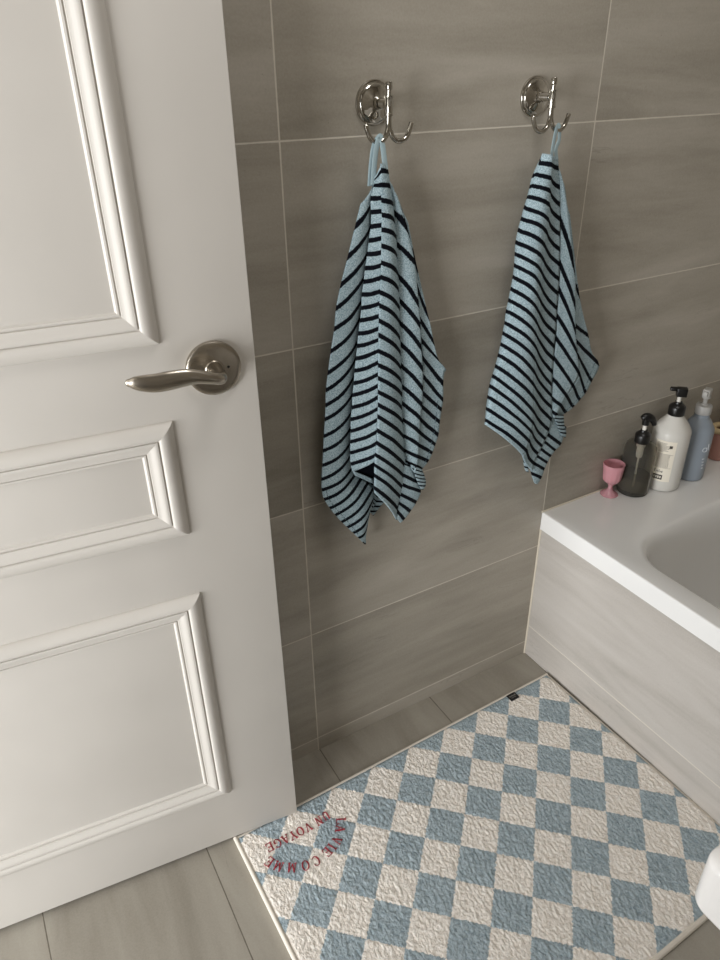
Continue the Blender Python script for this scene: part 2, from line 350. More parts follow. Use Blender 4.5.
 'H2': [(-0.4733,-0.0400,0.7243,-0.04), (-0.4735,-0.0400,0.6668,0.04)],
 'I1': [(-0.5238,-0.0440,0.7156,0.46), (-0.5190,-0.0440,0.7041,0.54)],
 'I2': [(-0.4811,-0.0440,0.6857,0.46), (-0.4812,-0.0440,0.6763,0.54)],
 'G1': [(-0.4752,-0.0180,0.6691,0.00), (-0.4797,-0.0180,0.6449,2.00), (-0.4843,-0.0180,0.6246,4.00), (-0.4890,-0.0180,0.6019,6.00)],
 'G2': [(-0.4559,-0.0180,0.6331,0.00), (-0.4604,-0.0180,0.6191,2.00), (-0.4670,-0.0180,0.6080,4.00), (-0.4748,-0.0180,0.5949,6.00)],
}
TOWEL_RIGHT = {
 'E': [(-0.1576,-0.0440,1.1947,0.00), (-0.1714,-0.0433,1.1677,1.00), (-0.1751,-0.0429,1.1503,2.00), (-0.1784,-0.0425,1.1334,3.00), (-0.1824,-0.0421,1.1196,4.00), (-0.1862,-0.0417,1.1015,5.00), (-0.1906,-0.0413,1.0833,6.00), (-0.1929,-0.0408,1.0639,7.00), (-0.1919,-0.0404,1.0443,8.00), (-0.1907,-0.0400,1.0248,9.00), (-0.1909,-0.0395,1.0048,10.00), (-0.1931,-0.0391,0.9842,11.00), (-0.1954,-0.0386,0.9640,12.00), (-0.1982,-0.0382,0.9449,13.00), (-0.1989,-0.0378,0.9236,14.00), (-0.2011,-0.0374,0.9042,15.00), (-0.2032,-0.0370,0.8837,16.00), (-0.2066,-0.0366,0.8637,17.00), (-0.2110,-0.0362,0.8429,18.00), (-0.2161,-0.0358,0.8241,19.00), (-0.2204,-0.0354,0.8049,20.00), (-0.2223,-0.0350,0.7835,21.00), (-0.2234,-0.0346,0.7599,22.00), (-0.2228,-0.0342,0.7365,23.00), (-0.2229,-0.0340,0.7258,23.60)],
 'L': [(-0.1626,-0.0520,1.2008,-0.60), (-0.1662,-0.0519,1.1862,0.00), (-0.1721,-0.0518,1.1699,1.00), (-0.1772,-0.0518,1.1529,2.00), (-0.1811,-0.0517,1.1363,3.00), (-0.1844,-0.0516,1.1178,4.00), (-0.1884,-0.0515,1.1009,5.00), (-0.1918,-0.0514,1.0823,6.00), (-0.1948,-0.0513,1.0630,7.00), (-0.1939,-0.0512,1.0437,8.00), (-0.1937,-0.0512,1.0245,9.00), (-0.1940,-0.0511,1.0043,10.00), (-0.1957,-0.0510,0.9835,11.00), (-0.1981,-0.0509,0.9641,12.00), (-0.2011,-0.0508,0.9454,13.00), (-0.2025,-0.0507,0.9240,14.00), (-0.2044,-0.0507,0.9047,15.00), (-0.2069,-0.0506,0.8846,16.00), (-0.2106,-0.0505,0.8649,17.00), (-0.2156,-0.0504,0.8445,18.00), (-0.2217,-0.0503,0.8268,19.00), (-0.2264,-0.0503,0.8082,20.00), (-0.2292,-0.0502,0.7871,21.00), (-0.2312,-0.0501,0.7641,22.00), (-0.2337,-0.0500,0.7425,23.00), (-0.2360,-0.0500,0.7339,23.60)],
 'M': [(-0.1522,-0.0620,1.1987,-0.60), (-0.1511,-0.0622,1.1838,0.00), (-0.1508,-0.0625,1.1638,1.00), (-0.1498,-0.0627,1.1442,2.00), (-0.1481,-0.0630,1.1223,3.00), (-0.1465,-0.0633,1.0982,4.00), (-0.1474,-0.0635,1.0781,5.00), (-0.1491,-0.0638,1.0564,6.00), (-0.1500,-0.0641,1.0344,7.00), (-0.1504,-0.0643,1.0123,8.00), (-0.1503,-0.0646,0.9898,9.00), (-0.1498,-0.0649,0.9667,10.00), (-0.1490,-0.0651,0.9436,11.00), (-0.1492,-0.0654,0.9221,12.00), (-0.1482,-0.0656,0.9000,13.00), (-0.1454,-0.0658,0.8756,14.00), (-0.1440,-0.0661,0.8514,15.00), (-0.1424,-0.0663,0.8263,16.00), (-0.1399,-0.0666,0.7997,17.00), (-0.1363,-0.0669,0.7723,18.00), (-0.1323,-0.0671,0.7421,19.00), (-0.1305,-0.0674,0.7182,20.00), (-0.1318,-0.0675,0.6991,21.00), (-0.1359,-0.0677,0.6804,22.00), (-0.1399,-0.0679,0.6604,23.00), (-0.1508,-0.0680,0.6534,23.60)],
 'N': [(-0.1258,-0.0480,1.1916,-0.60), (-0.1215,-0.0479,1.1753,0.00), (-0.1137,-0.0478,1.1452,1.00), (-0.1084,-0.0477,1.1172,2.00), (-0.1049,-0.0476,1.0939,3.00), (-0.1005,-0.0475,1.0680,4.00), (-0.0960,-0.0474,1.0414,5.00), (-0.0930,-0.0473,1.0156,6.00), (-0.0886,-0.0472,0.9880,7.00), (-0.0870,-0.0471,0.9616,8.00), (-0.0852,-0.0470,0.9341,9.00), (-0.0831,-0.0470,0.9112,10.00), (-0.0806,-0.0469,0.8854,11.00), (-0.0798,-0.0468,0.8592,12.00), (-0.0772,-0.0467,0.8336,13.00), (-0.0747,-0.0466,0.8058,14.00), (-0.0730,-0.0466,0.7790,15.00), (-0.0688,-0.0465,0.7544,16.00), (-0.0640,-0.0464,0.7279,17.00), (-0.0597,-0.0463,0.6995,18.00), (-0.0635,-0.0463,0.6772,19.00), (-0.0698,-0.0462,0.6583,20.00), (-0.0772,-0.0462,0.6441,21.00), (-0.0864,-0.0461,0.6291,22.00), (-0.0947,-0.0461,0.6091,23.00), (-0.0962,-0.0460,0.5905,23.60)],
 'N2': [(-0.1221,-0.0460,1.1806,-0.60), (-0.1010,-0.0458,1.0896,0.00), (-0.0888,-0.0456,1.0145,1.00), (-0.0827,-0.0455,0.9668,2.00), (-0.0794,-0.0454,0.9176,3.00), (-0.0740,-0.0453,0.8728,4.00), (-0.0740,-0.0452,0.8339,5.00), (-0.0692,-0.0452,0.7895,6.00), (-0.0646,-0.0451,0.7480,7.00), (-0.0593,-0.0450,0.7183,8.00), (-0.0553,-0.0450,0.7040,8.60)],
 'P': [(-0.1054,-0.0520,1.1410,-0.60), (-0.0571,-0.0516,1.0009,0.00), (-0.0423,-0.0515,0.9322,1.00), (-0.0318,-0.0514,0.8799,2.00), (-0.0201,-0.0513,0.8375,3.00), (-0.0065,-0.0512,0.7910,4.00), (-0.0183,-0.0511,0.7668,5.00), (-0.0327,-0.0511,0.7483,6.00), (-0.0445,-0.0511,0.7303,7.00), (-0.0538,-0.0510,0.7131,8.00), (-0.0565,-0.0510,0.7048,8.60)],
 'P2': [(-0.1019,-0.0470,1.1394,-0.60), (-0.0523,-0.0482,0.9814,0.00), (-0.0307,-0.0488,0.8909,1.00), (-0.0244,-0.0490,0.8600,2.00), (-0.0126,-0.0492,0.8272,3.00), (-0.0027,-0.0494,0.7875,4.00), (-0.0150,-0.0496,0.7644,5.00), (-0.0302,-0.0497,0.7466,6.00), (-0.0426,-0.0498,0.7289,7.00), (-0.0521,-0.0499,0.7120,8.00), (-0.0549,-0.0500,0.7038,8.60)],
 'Q': [(-0.0791,-0.0460,1.0974,-0.60), (-0.0244,-0.0412,0.9460,0.00), (0.0181,-0.0389,0.8616,1.00), (0.0371,-0.0379,0.8204,1.60), (0.0652,-0.0372,0.7900,2.00), (0.0517,-0.0362,0.7563,3.00), (0.0393,-0.0356,0.7331,4.00), (0.0261,-0.0351,0.7198,5.00), (0.0106,-0.0347,0.7074,6.00), (-0.0090,-0.0344,0.6990,7.00), (-0.0272,-0.0341,0.6928,8.00), (-0.0353,-0.0340,0.6902,8.60)],
 'F1': [(-0.0707,-0.0400,0.7235,0.00), (-0.0714,-0.0400,0.6744,1.00), (-0.0771,-0.0400,0.6576,2.00), (-0.0859,-0.0400,0.6438,3.00), (-0.0948,-0.0400,0.6292,4.00), (-0.1007,-0.0400,0.6128,5.00), (-0.0923,-0.0400,0.5817,6.00), (-0.0785,-0.0400,0.5524,6.60)],
 'F2': [(-0.0056,-0.0380,0.6660,0.00), (-0.0148,-0.0380,0.6285,1.00), (-0.0287,-0.0380,0.6179,2.00), (-0.0397,-0.0380,0.6066,3.00), (-0.0475,-0.0380,0.5931,4.00), (-0.0538,-0.0380,0.5792,5.00), (-0.0595,-0.0380,0.5600,6.00), (-0.0689,-0.0380,0.5468,6.60)],
 'K1': [(-0.0585,-0.0480,0.7126,0.00), (-0.0521,-0.0469,0.7017,1.00), (-0.0455,-0.0460,0.6918,2.00), (-0.0397,-0.0450,0.6821,3.00), (-0.0336,-0.0440,0.6721,4.00), (-0.0268,-0.0431,0.6619,5.00), (-0.0195,-0.0420,0.6503,6.00)],
 'K2': [(-0.0248,-0.0430,0.7002,0.00), (-0.0211,-0.0422,0.6911,1.00), (-0.0188,-0.0414,0.6823,2.00), (-0.0151,-0.0407,0.6730,3.00), (-0.0098,-0.0399,0.6632,4.00), (-0.0048,-0.0390,0.6522,5.00), (-0.0041,-0.0380,0.6410,6.00)],
 'J1': [(-0.1244,-0.0440,0.6329,0.00), (-0.1220,-0.0440,0.6206,1.00), (-0.1185,-0.0440,0.6079,2.00), (-0.1113,-0.0440,0.5939,3.00)],
 'J2': [(-0.1150,-0.0460,0.6289,0.00), (-0.1116,-0.0460,0.6139,1.00), (-0.1087,-0.0460,0.6025,2.00), (-0.1058,-0.0460,0.5909,3.00)],
}
# ---------------------------------------------------------------- the room (x along the tiled wall, y out of it is negative, z up)
XL, XR, YF, ZC = -1.50, .76, -1.45, 2.40
def struct(name, bm, mat, label, cat, **kw):
    o = from_bm(name, bm, mat, smooth=False, **kw)
    return tag(o, label, cat, kind='structure')

bm = bmesh.new(); box(bm, XL, XR+.1, 0, .1, 0, ZC)
struct('wall_back', bm, M_WALL, 'grey beige tiled wall with pale joints behind both towels', 'wall')
bm = bmesh.new(); box(bm, XR, XR+.1, YF, 0, 0, ZC)
struct('wall_right', bm, M_WALLY, 'tiled wall along the far side of the bathtub', 'wall')
bm = bmesh.new(); box(bm, XL, XR+.1, YF-.1, YF, 0, ZC)
struct('wall_front', bm, M_WALL, 'tiled wall behind the photographer', 'wall')
DY0, DY1, DZ = -.86, -.035, 2.06      # the doorway in the left wall
bm = bmesh.new()
box(bm, XL-.1, XL, DY1, .1, 0, ZC); box(bm, XL-.1, XL, YF-.1, DY0, 0, ZC); box(bm, XL-.1, XL, DY0, DY1, DZ, ZC)
struct('wall_left', bm, M_WALLY, 'wall with the open doorway that the white door hangs in', 'wall')
bm = bmesh.new(); box(bm, -3.9, XR+.1, -2.6, .1, -.06, 0)
struct('floor', bm, M_FLOOR, 'grey beige tiled floor with thin dark joints', 'floor')
bm = bmesh.new(); box(bm, -3.9, XR+.1, -2.6, .1, ZC, ZC+.06)
struct('ceiling', bm, M_PAINT, 'plain white ceiling above the bathroom', 'ceiling')

# ---------------------------------------------------------------- bath panel, caulk lines
bm = bmesh.new(); box(bm, 0, .02, YF, 0, 0, .3895)
struct('wall_bath', bm, M_BATH, 'light grey tiled panel under the white bathtub rim', 'wall')
def bead(name, pts, r, label):
    b = bmesh.new(); tube(b, [Vector(p) for p in pts], r, 8)
    return tag(from_bm(name, b, M_CAULK), label, 'trim', kind='structure')
bead('trim_1', [(-.0005, -.0015, .0), (-.0005, -.0015, .39)], .0026, 'cream caulk line up the corner of the tiled bath panel')
bead('trim_2', [(-.004, -.0012, .4345), (XR-.004, -.0012, .4345)], .0024, 'cream caulk line between bathtub rim and tiled wall')

# ---------------------------------------------------------------- bathtub
RZ, RB = .4337, .3868
def tub():
    CN = 12
    SIDES = (44, 24, 44, 24)            # points along the +x, far, -x and near sides
    n = 4*CN + sum(SIDES)
    def rrect(x0, x1, y0, y1, r):
        """rounded rectangle, always the same count of points per side and corner"""
        cs = [(x1-r, y1-r, 0), (x0+r, y1-r, 90), (x0+r, y0+r, 180), (x1-r, y0+r, 270)]
        ends = [((x1, y0+r), (x1, y1-r)), ((x1-r, y1), (x0+r, y1)), ((x0, y1-r), (x0, y0+r)), ((x0+r, y0), (x1-r, y0))]
        pts = []
        for q in range(4):
            (ax, ay), (bx, by) = ends[q]
            for k in range(SIDES[q]):
                t = (k+1)/(SIDES[q]+1)
                pts.append((ax+(bx-ax)*t, ay+(by-ay)*t))
            cx, cy, a0 = cs[q]
            for k in range(CN):
                a = math.radians(a0+90*k/(CN-1))
                pts.append((cx+r*math.cos(a), cy+r*math.sin(a)))
        return pts
    x0, x1, y0, y1 = -.004, XR-.001, YF+.001, -.0008
    bm = bmesh.new(); loops = []
    def loop(pts, z, zf=None):
        loops.append([bm.verts.new((x, y, z if zf is None else zf(x, y))) for x, y in pts])
    R = .0034
    loop(rrect(x0+.02, x1-.02, y0+.02, y1-.02, .002), RB)
    loop(rrect(x0+.001, x1-.001, y0+.001, y1-.001, .0015), RB)
    loop(rrect(x0, x1, y0, y1, .0015), RB+.001)
    loop(rrect(x0, x1, y0, y1, .0015), RZ-R)
    for k in range(1, 5):
        a = k/4*PI/2
        o = R*(1-math.cos(a))
        loop(rrect(x0+o, x1-o, y0+o, y1-o, .0015+o*.3), RZ-R+R*math.sin(a))
    # the opening: bowed far end, tight near corner
    def opening(o, dz_r):
        pts = rrect(.047+o, XR-.06-o, -1.33+o, -.178-o*1.25, max(.088-o*.15, .05))
        out = []
        for x, y in pts:
            if y > -.6:
                xm = (x-.40)/.36
                y -= .028*xm*xm*max(0, (y+.6)/.4)
            out.append((x, y))
        return out
    for o, z in ((-.006, RZ), (-.002, RZ-.0004), (.001, RZ-.002), (.004, RZ-.006), (.007, RZ-.013), (.011, RZ-.03), (.02, RZ-.09), (.035, RZ-.19), (.055, RZ-.29), (.075, RZ-.335), (.11, RZ-.362), (.16, RZ-.372)):
        loop(opening(o, 0), z)
    for A, B in zip(loops, loops[1:]):
        for i in range(n):
            j = (i+1) % n
            bm.faces.new((A[i], A[j], B[j], B[i]))
    bm.faces.new(loops[-1])
    o = from_bm('bathtub', bm, M_TUB, origin=(0, 0, RB), angle=40)
    tag(o, 'white built-in bathtub with flat rim behind the tiled panel', 'bathtub')
    return o
tub()

# ---------------------------------------------------------------- door
E0 = Vector((-.71517, -.12372, .012))
DD = Vector((-.99405, .10893, 0)); DN = Vector((-.10893, -.99405, 0))    # along the door, out of its face
DW, DH, DT = .757, 2.03, .036
def dp(s, z, h=0.): return E0 + DD*s + DN*h + Vector((0, 0, z-E0.z))
bm = bmesh.new()
box(bm, 0, DW, -DT, 0, E0.z, E0.z+DH, .0012, 2)
for v in bm.verts:
    v.co = dp(v.co.x, v.co.z, v.co.y)
door = from_bm('door_1', bm, M_DOOR, origin=E0 + DD*DW, angle=30)
tag(door, 'white panelled bathroom door standing open before the tiled wall', 'door', kind='structure')
PROF = [(0, 0), (.0003, .0024), (.0016, .0044), (.0042, .0072), (.0072, .0094), (.0104, .0109), (.0138, .0117), (.0172, .0118), (.0196, .0112), (.0212, .0100), (.0219, .0088),
        (.0224, .0068), (.0239, .0068), (.0245, .0090), (.0262, .0092), (.0288, .0086), (.0316, .0073), (.0344, .0059), (.0370, .0050), (.0396, .0046), (.0402, .0018),
        (.0417, .0018), (.0423, .0034), (.0446, .0032), (.0460, .0010), (.0470, .0004), (.0471, 0)]
def moulding(s0, s1, z0, z1):
    bm = bmesh.new()
    corner = lambda w: ((s0+w, z0+w), (s1-w, z0+w), (s1-w, z1-w), (s0+w, z1-w))
    for i in range(4):                      # each side on its own vertices: crisp mitres
        j = (i+1) % 4; prev = None
        for w, h in PROF:
            c = corner(w)
            cur = [bm.verts.new(dp(c[i][0], c[i][1], h-.0002)), bm.verts.new(dp(c[j][0], c[j][1], h-.0002))]
            if prev: bm.faces.new((prev[0], prev[1], cur[1], cur[0]))
            prev = cur
    for f in bm.faces:
        f.normal_update()
        if f.normal.dot(DN) < 0: f.normal_flip()
    return from_bm('panel_moulding', bm, M_DOOR, door, angle=28, recalc=False)
SO = .1228
moulding(SO, DW-SO, 1.0235, 1.93)
moulding(SO, DW-SO, .7325, .9155)
moulding(SO, DW-SO, .149, .6225)
# handle
HC = dp(.0586, .9810)
Mh = axis_mat(HC, DN)
bm = bmesh.new()
lathe(bm, [(.0368, -.0002), (.0372, .002), (.0372, .0055), (.0366, .0076), (.0350, .0088), (.030, .0096), (.020, .0100), (.0128, .0102), (.0124, .0112), (.0118, .0118), (.004, .0120)], Mh, 64)
ros = from_bm('rosette', bm, M_NICKEL, door, origin=HC)
bm = bmesh.new(); lathe(bm, [(.0020, .0090), (.0020, .0103)], axis_mat(dp(.0400, .9817), DN), 16)
from_bm('pin_hole', bm, M_BLACKHOLE, ros, angle=60)
bm = bmesh.new()
pts = smooth_path([dp(0.0584, 0.9811, .006), dp(0.0584, 0.9813, .022), dp(0.0584, 0.9817, .036), dp(0.0594, 0.9827, .047), dp(0.0647, 0.9847, .0535), dp(0.0747, 0.9882, .056), dp(0.0902, 0.9927, .0565),
                   dp(0.1050, 0.9947, .057), dp(0.1240, 0.9942, .057), dp(0.1410, 0.9935, .056), dp(0.1545, 0.9947, .0545), dp(0.1655, 0.9964, .0525), dp(0.1728, 0.9974, .0510)], 8)
wid = [.0112, .0102, .0090, .0082, .0076, .0078, .0092, .0112, .0124, .0122, .0110, .0086, .0050]
thk = [1., 1., 1., .95, .9, .82, .66, .56, .50, .46, .48, .54, .6]
def interp(L, n):
    out = []
    for i in range(n):
        t = i/(n-1)*(len(L)-1); k = min(int(t), len(L)-2); f = t-k
        a, b, c, d = L[max(k-1, 0)], L[k], L[k+1], L[min(k+2, len(L)-1)]
        out.append(.5*(2*b+(c-a)*f+(2*a-5*b+4*c-d)*f*f+(3*b-a-3*c+d)*f**3))
    return out
wv = interp(wid, len(pts)); tv = interp(thk, len(pts))
rings = []
nn = 24
for i, p in enumerate(pts):
    t = (pts[min(i+1, len(pts)-1)]-pts[max(i-1, 0)]).normalized()
    up = Vector((0, 0, 1)); up = (up - t*up.dot(t)).normalized(); sd = t.cross(up)
    rings.append([bm.verts.new(p + up*wv[i]*math.cos(2*PI*k/nn) + sd*wv[i]*tv[i]*math.sin(2*PI*k/nn)) for k in range(nn)])
for A, B in zip(rings, rings[1:]):
    for k in range(nn):
        j = (k+1) % nn; bm.faces.new((A[k], A[j], B[j], B[k]))
tipd = (pts[-1]-pts[-2]).normalized()
last = rings[-1]; c0 = pts[-1]
for q in (1, 2, 3):
    a = q/4*PI/2
    ring = [bm.verts.new(c0 + (v.co-c0)*math.cos(a) + tipd*.0042*math.sin(a)) for v in rings[-1]]
    for k in range(nn):
        j = (k+1) % nn; bm.faces.new((last[k], last[j], ring[j], ring[k]))
    last = ring
tipv = bm.verts.new(c0 + tipd*.0042)
for k in range(nn): bm.faces.new((last[k], last[(k+1) % nn], tipv))
bm.faces.new(rings[0])
from_bm('lever_handle', bm, M_NICKEL, door, origin=HC, angle=60)
# ---------------------------------------------------------------- robe hooks
def make_hook(x, z):
    o = empty('robe_hook', (x, 0, z))
    c = Vector((x, 0, z)); M = axis_mat(c, (0, -1, 0))
    bm = bmesh.new()
    lathe(bm, [(.0296, 0), (.0300, .0012), (.0300, .0030), (.0292, .0042), (.0272, .0046), (.0262, .0052), (.0258, .0066), (.0248, .0078), (.0215, .0092), (.017, .0106), (.012, .0122), (.0088, .0138), (.0072, .0150), (.003, .0152)], M, 64)
    from_bm('backplate', bm, M_CHROME, o)
    bm = bmesh.new()
    lathe(bm, [(.0070, .0140), (.0092, .0156), (.0092, .0178), (.0070, .0192), (.0064, .0215), (.0064, .0360), (.0050, .0385)], M, 32)
    from_bm('stem', bm, M_CHROME, o)
    R0 = Vector((x, -.043, 0))
    bm = bmesh.new()
    zt = z+.0105
    lathe(bm, [(.0040, zt-.0262), (.0064, zt-.0255), (.0064, zt-.0228), (.0057, zt-.0220), (.0057, zt-.0036), (.0064, zt-.0026), (.0064, zt-.0004), (.0046, zt)], Matrix.Translation(R0), 32)
    from_bm('collar', bm, M_CHROME, o)
    bm = bmesh.new()
    lathe(bm, [(.0034, zt-.004), (.0034, zt+.0062), (.0046, zt+.0072), (.0050, zt+.0092), (.0050, zt+.0150), (.0042, zt+.0166), (.0015, zt+.0172)], Matrix.Translation(R0), 24)
    from_bm('finial', bm, M_CHROME, o)
    for sgn in (-1, 1):
        bm = bmesh.new()
        q = [(0, 0, zt-.021), (sgn*.0002, 0, zt-.034), (sgn*.0012, -.0005, zt-.0425), (sgn*.0058, -.001, zt-.0525), (sgn*.0135, -.001, zt-.0580), (sgn*.0220, -.001, zt-.0580), (sgn*.0298, -.001, zt-.0530), (sgn*.0345, -.001, zt-.0440), (sgn*.0378, -.001, zt-.0350)]
        p = smooth_path([R0 + Vector((a+sgn*.0006, b, c_)) for a, b, c_ in q], 8)
        r = [.0037]*(len(p)-1)+[.0031]
        tube(bm, p, r, 16)
        from_bm('prong', bm, M_CHROME, o)
    return o
hook = make_hook(-.4517, 1.2806)
hook2 = copy_tree(hook); hook2.location.x = -.146
tag(hook, 'chrome double robe hook on the tiled wall above the wider towel, nearer the door', 'hook', 'robe hooks on the tiled wall')
tag(hook2, 'chrome double robe hook on the tiled wall above the narrower towel, nearer the bathtub', 'hook', 'robe hooks on the tiled wall')
WORLD[hook2.name] = Vector(hook2.location)

# ---------------------------------------------------------------- towels
def sample(L, v):
    """Catmull-Rom along a fold line, by stripe count"""
    if v <= L[0][3]: v = L[0][3]
    if v >= L[-1][3]: v = L[-1][3]
    for i in range(len(L)-1):
        if v <= L[i+1][3] + 1e-9: break
    p0 = Vector(L[max(i-1, 0)][:3]); p1 = Vector(L[i][:3]); p2 = Vector(L[i+1][:3]); p3 = Vector(L[min(i+2, len(L)-1)][:3])
    d = L[i+1][3]-L[i][3]
    t = (v-L[i][3])/d
    return .5*((2*p1)+(p2-p0)*t+(2*p0-5*p1+4*p2-p3)*t*t+(3*p1-p0-3*p2+p3)*t**3)
def panel(bm, uvl, A, B, bulge, sag, ns=14, step=.2, ya=None, warp=0., solo=False):
    va0, va1, vb0, vb1 = A[0][3], A[-1][3], B[0][3], B[-1][3]
    n = max(6, int(max(va1-va0, vb1-vb0)/step))
    grid = []; uvs = {}
    pos = {}
    for i in range(n+1):
        t = i/n
        v1 = va0+(va1-va0)*t; v2 = vb0+(vb1-vb0)*t
        a = sample(A, v1); b = sample(B, v2)
        if ya is not None:
            a, b = a.lerp(b, .12), a.lerp(b, .70)
            a.y = b.y = ya
        w = (b-a).length
        k = min(1., w/.05)
        row = []
        for j in range(ns+1):
            s = j/ns
            p = a.lerp(b, s)
            f = math.sin(PI*s)
            p.y -= bulge*k*f + warp*k*math.sin(2*PI*s)
            p.z += sag*k*f*min(1., .15+t*4.)
            p += noise.noise_vector(p*28.)*.0011*f
            vert = bm.verts.new(p)
            uvs[vert] = [1., (v1*(1-s)+v2*s)/40.]
            row.append(vert)
        grid.append(row)
    # where the weave is traced wider than its pitch the stripe keeps its own woven width
    for i in range(n+1):
        for j in range(ns+1):
            i0, i1, j0, j1 = max(i-1, 0), min(i+1, n), max(j-1, 0), min(j+1, ns)
            a = grid[i1][j].co-grid[i0][j].co; b = grid[i][j1].co-grid[i][j0].co
            da = (uvs[grid[i1][j]][1]-uvs[grid[i0][j]][1])*40; db = (uvs[grid[i][j1]][1]-uvs[grid[i][j0]][1])*40
            A, B, Cc = a.dot(a), a.dot(b), b.dot(b)
            det = A*Cc-B*B
            if det > 1e-16:
                g2 = (da*da*Cc - 2*da*db*B + db*db*A)/det
                uvs[grid[i][j]][0] = max(.3, min(1.15, math.sqrt(max(g2, 0))*.0215))
    for i in range(n):
        for j in range(ns):
            f = bm.faces.new((grid[i][j], grid[i][j+1], grid[i+1][j+1], grid[i+1][j]))
            for l in f.loops: l[uvl].uv = uvs[l.vert]
def cloth(name, parent, panels):
    bm = bmesh.new(); uvl = bm.loops.layers.uv.new('UVMap')
    for p in panels: panel(bm, uvl, *p[:4], **(p[4] if len(p) > 4 else {}))
    o = from_bm(name, bm, M_TERRY, parent, recalc=False, angle=80)
    m = o.modifiers.new('thickness', 'SOLIDIFY'); m.thickness = .0026; m.offset = 0.
    return o
def seam_line(bm, A, B, s, v0, v1, off):
    n = int((v1-v0)/.25)
    for k in range(n):
        if k % 2: continue
        pts = [sample(A, v0+(k+q)*.25).lerp(sample(B, v0+(k+q)*.25), s) + Vector((0, off, 0)) for q in (0, .5, 1.3)]
        tube(bm, pts, .00055, 6)
def ribbon(name, parent, paths, w, mat=None):
    bm = bmesh.new()
    for pts in paths:
        tube(bm, smooth_path(pts, 6), w, 12, (.16, (0.25, -1, 0)))
    return from_bm(name, bm, mat or M_TAPE, parent, angle=60)

T = TOWEL_LEFT
tw = empty('striped_towel', (-.466, -.045, 1.199))
tag(tw, 'pale blue towel with dark stripes on the hook nearer the door, wider with many folds', 'towel', 'striped towels hanging from the robe hooks')
cloth('towel_cloth', tw, [
    (T['A2'], T['L'], .007, -.005, dict(ns=18)),
    (T['A'], T['R'], .001, -.002),
    (T['R2'], T['B'], .009, .004, dict(ns=16)),
    (T['B2'], T['C'], .005, .001),
    (T['C2'], T['D'], -.002, .0),
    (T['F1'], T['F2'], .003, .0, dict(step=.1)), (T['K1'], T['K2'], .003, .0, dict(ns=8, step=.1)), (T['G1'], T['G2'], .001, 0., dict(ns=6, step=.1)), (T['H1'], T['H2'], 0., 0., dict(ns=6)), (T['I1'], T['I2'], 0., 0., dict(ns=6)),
    (T['D'], T['L'], .0, 0., dict(ya=-.013))])
ribbon('hanging_loop', tw, [
    [(-.4851,-.0460,1.1764), (-.4824,-.0460,1.2042), (-.4775,-.0450,1.2273), (-.4704,-.0445,1.2368), (-.4654,-.0445,1.2380), (-.4648,-.0480,1.2280), (-.4647,-.0510,1.2165), (-.4636,-.0540,1.1976)],
    [(-.4824,-.0500,1.1780), (-.4792,-.0490,1.2069), (-.4754,-.0480,1.2260), (-.4700,-.0465,1.2370)]], .0054)

bm = bmesh.new()
seam_line(bm, T['C2'], T['D'], .74, 6.5, 12.6, -.0022)
o = from_bm('hem_stitching', bm, M_STITCH, tw); o['label'] = 'dark stitched hem line at the right edge'
bm = bmesh.new()
seam_line(bm, T['A2'], T['L'], .90, 14.2, 20.8, -.0040)
o = from_bm('hem_stitching', bm, M_STITCH, tw); o['label'] = 'dark stitched hem line at the lower left edge'

T = TOWEL_RIGHT
tw = empty('striped_towel', (-.133, -.047, 1.193))
tag(tw, 'pale blue towel with dark stripes on the hook nearer the bathtub, narrower and hanging higher', 'towel', 'striped towels hanging from the robe hooks')
cloth('towel_cloth', tw, [
    (T['L'], T['E'], .0, 0., dict(ns=4)),
    (T['L'], T['M'], .009, .003, dict(ns=18)),
    (T['M'], T['N'], -.005, -.002, dict(ns=12)),
    (T['N2'], T['P'], .003, .0), (T['P2'], T['Q'], -.002, 0.),
    (T['F1'], T['F2'], .003, .0, dict(step=.1)), (T['K1'], T['K2'], .003, 0., dict(ns=8, step=.1)), (T['J1'], T['J2'], .001, 0., dict(ns=6, step=.1)),
    (T['Q'], T['L'], .0, 0., dict(ya=-.013))])
ribbon('hanging_loop', tw, [[(-.1433,-.0520,1.1925), (-.1403,-.0500,1.2149), (-.1355,-.0480,1.2330), (-.1301,-.0450,1.2385), (-.1262,-.0450,1.2360), (-.1258,-.0470,1.2184), (-.1325,-.0490,1.2055), (-.1256,-.0470,1.1864)]], .0050)

bm = bmesh.new()
seam_line(bm, T['P2'], T['Q'], .78, 2.2, 7.2, -.0022)
o = from_bm('hem_stitching', bm, M_STITCH, tw); o['label'] = 'dark stitched hem line'

# ---------------------------------------------------------------- bath mat
B0 = Vector((-.84687, -.10722, 0)); EX = Vector((.99980, .02004, 0)); EY = Vector((.02004, -.99980, 0))
MU, MV = .8388, .588
def mp(u, v, z=0.): return B0 + EX*u + EY*v + Vector((0, 0, z))
def pile_h(u, v):
    e = min(u-.005, MU-.003-u, v-.004, MV-.005-v)
    edge = max(0., min(1., e/.007)); edge = math.sqrt(edge)
    wu = noise.noise(Vector((u, v, 0))*40.)*.005 + noise.noise(Vector((u, v, 9.))*110.)*.003
    uu, vv = u+.34*v+wu, v-.2*u+wu*.5
    h = noise.noise(Vector((uu*190., vv*95., 1.)))*.0017 + noise.noise(Vector((uu*360., vv*200., 4.)))*.0016 + noise.noise(Vector((u, v, 5.))*28.)*.0006
    a = (u+v)*.70711; b = (u-v)*.70711
    da = abs((a-.0199)/.0698 - round((a-.0199)/.0698))*.0698; db = abs((b-.0150)/.0699 - round((b-.0150)/.0699))*.0699
    dip = max(0., 1-min(da, db)/.003)
    return .0030 + edge*(.0064 + h*.78 - .0005*dip)
mat_root = empty('bath_mat', mp(MU/2, MV/2))
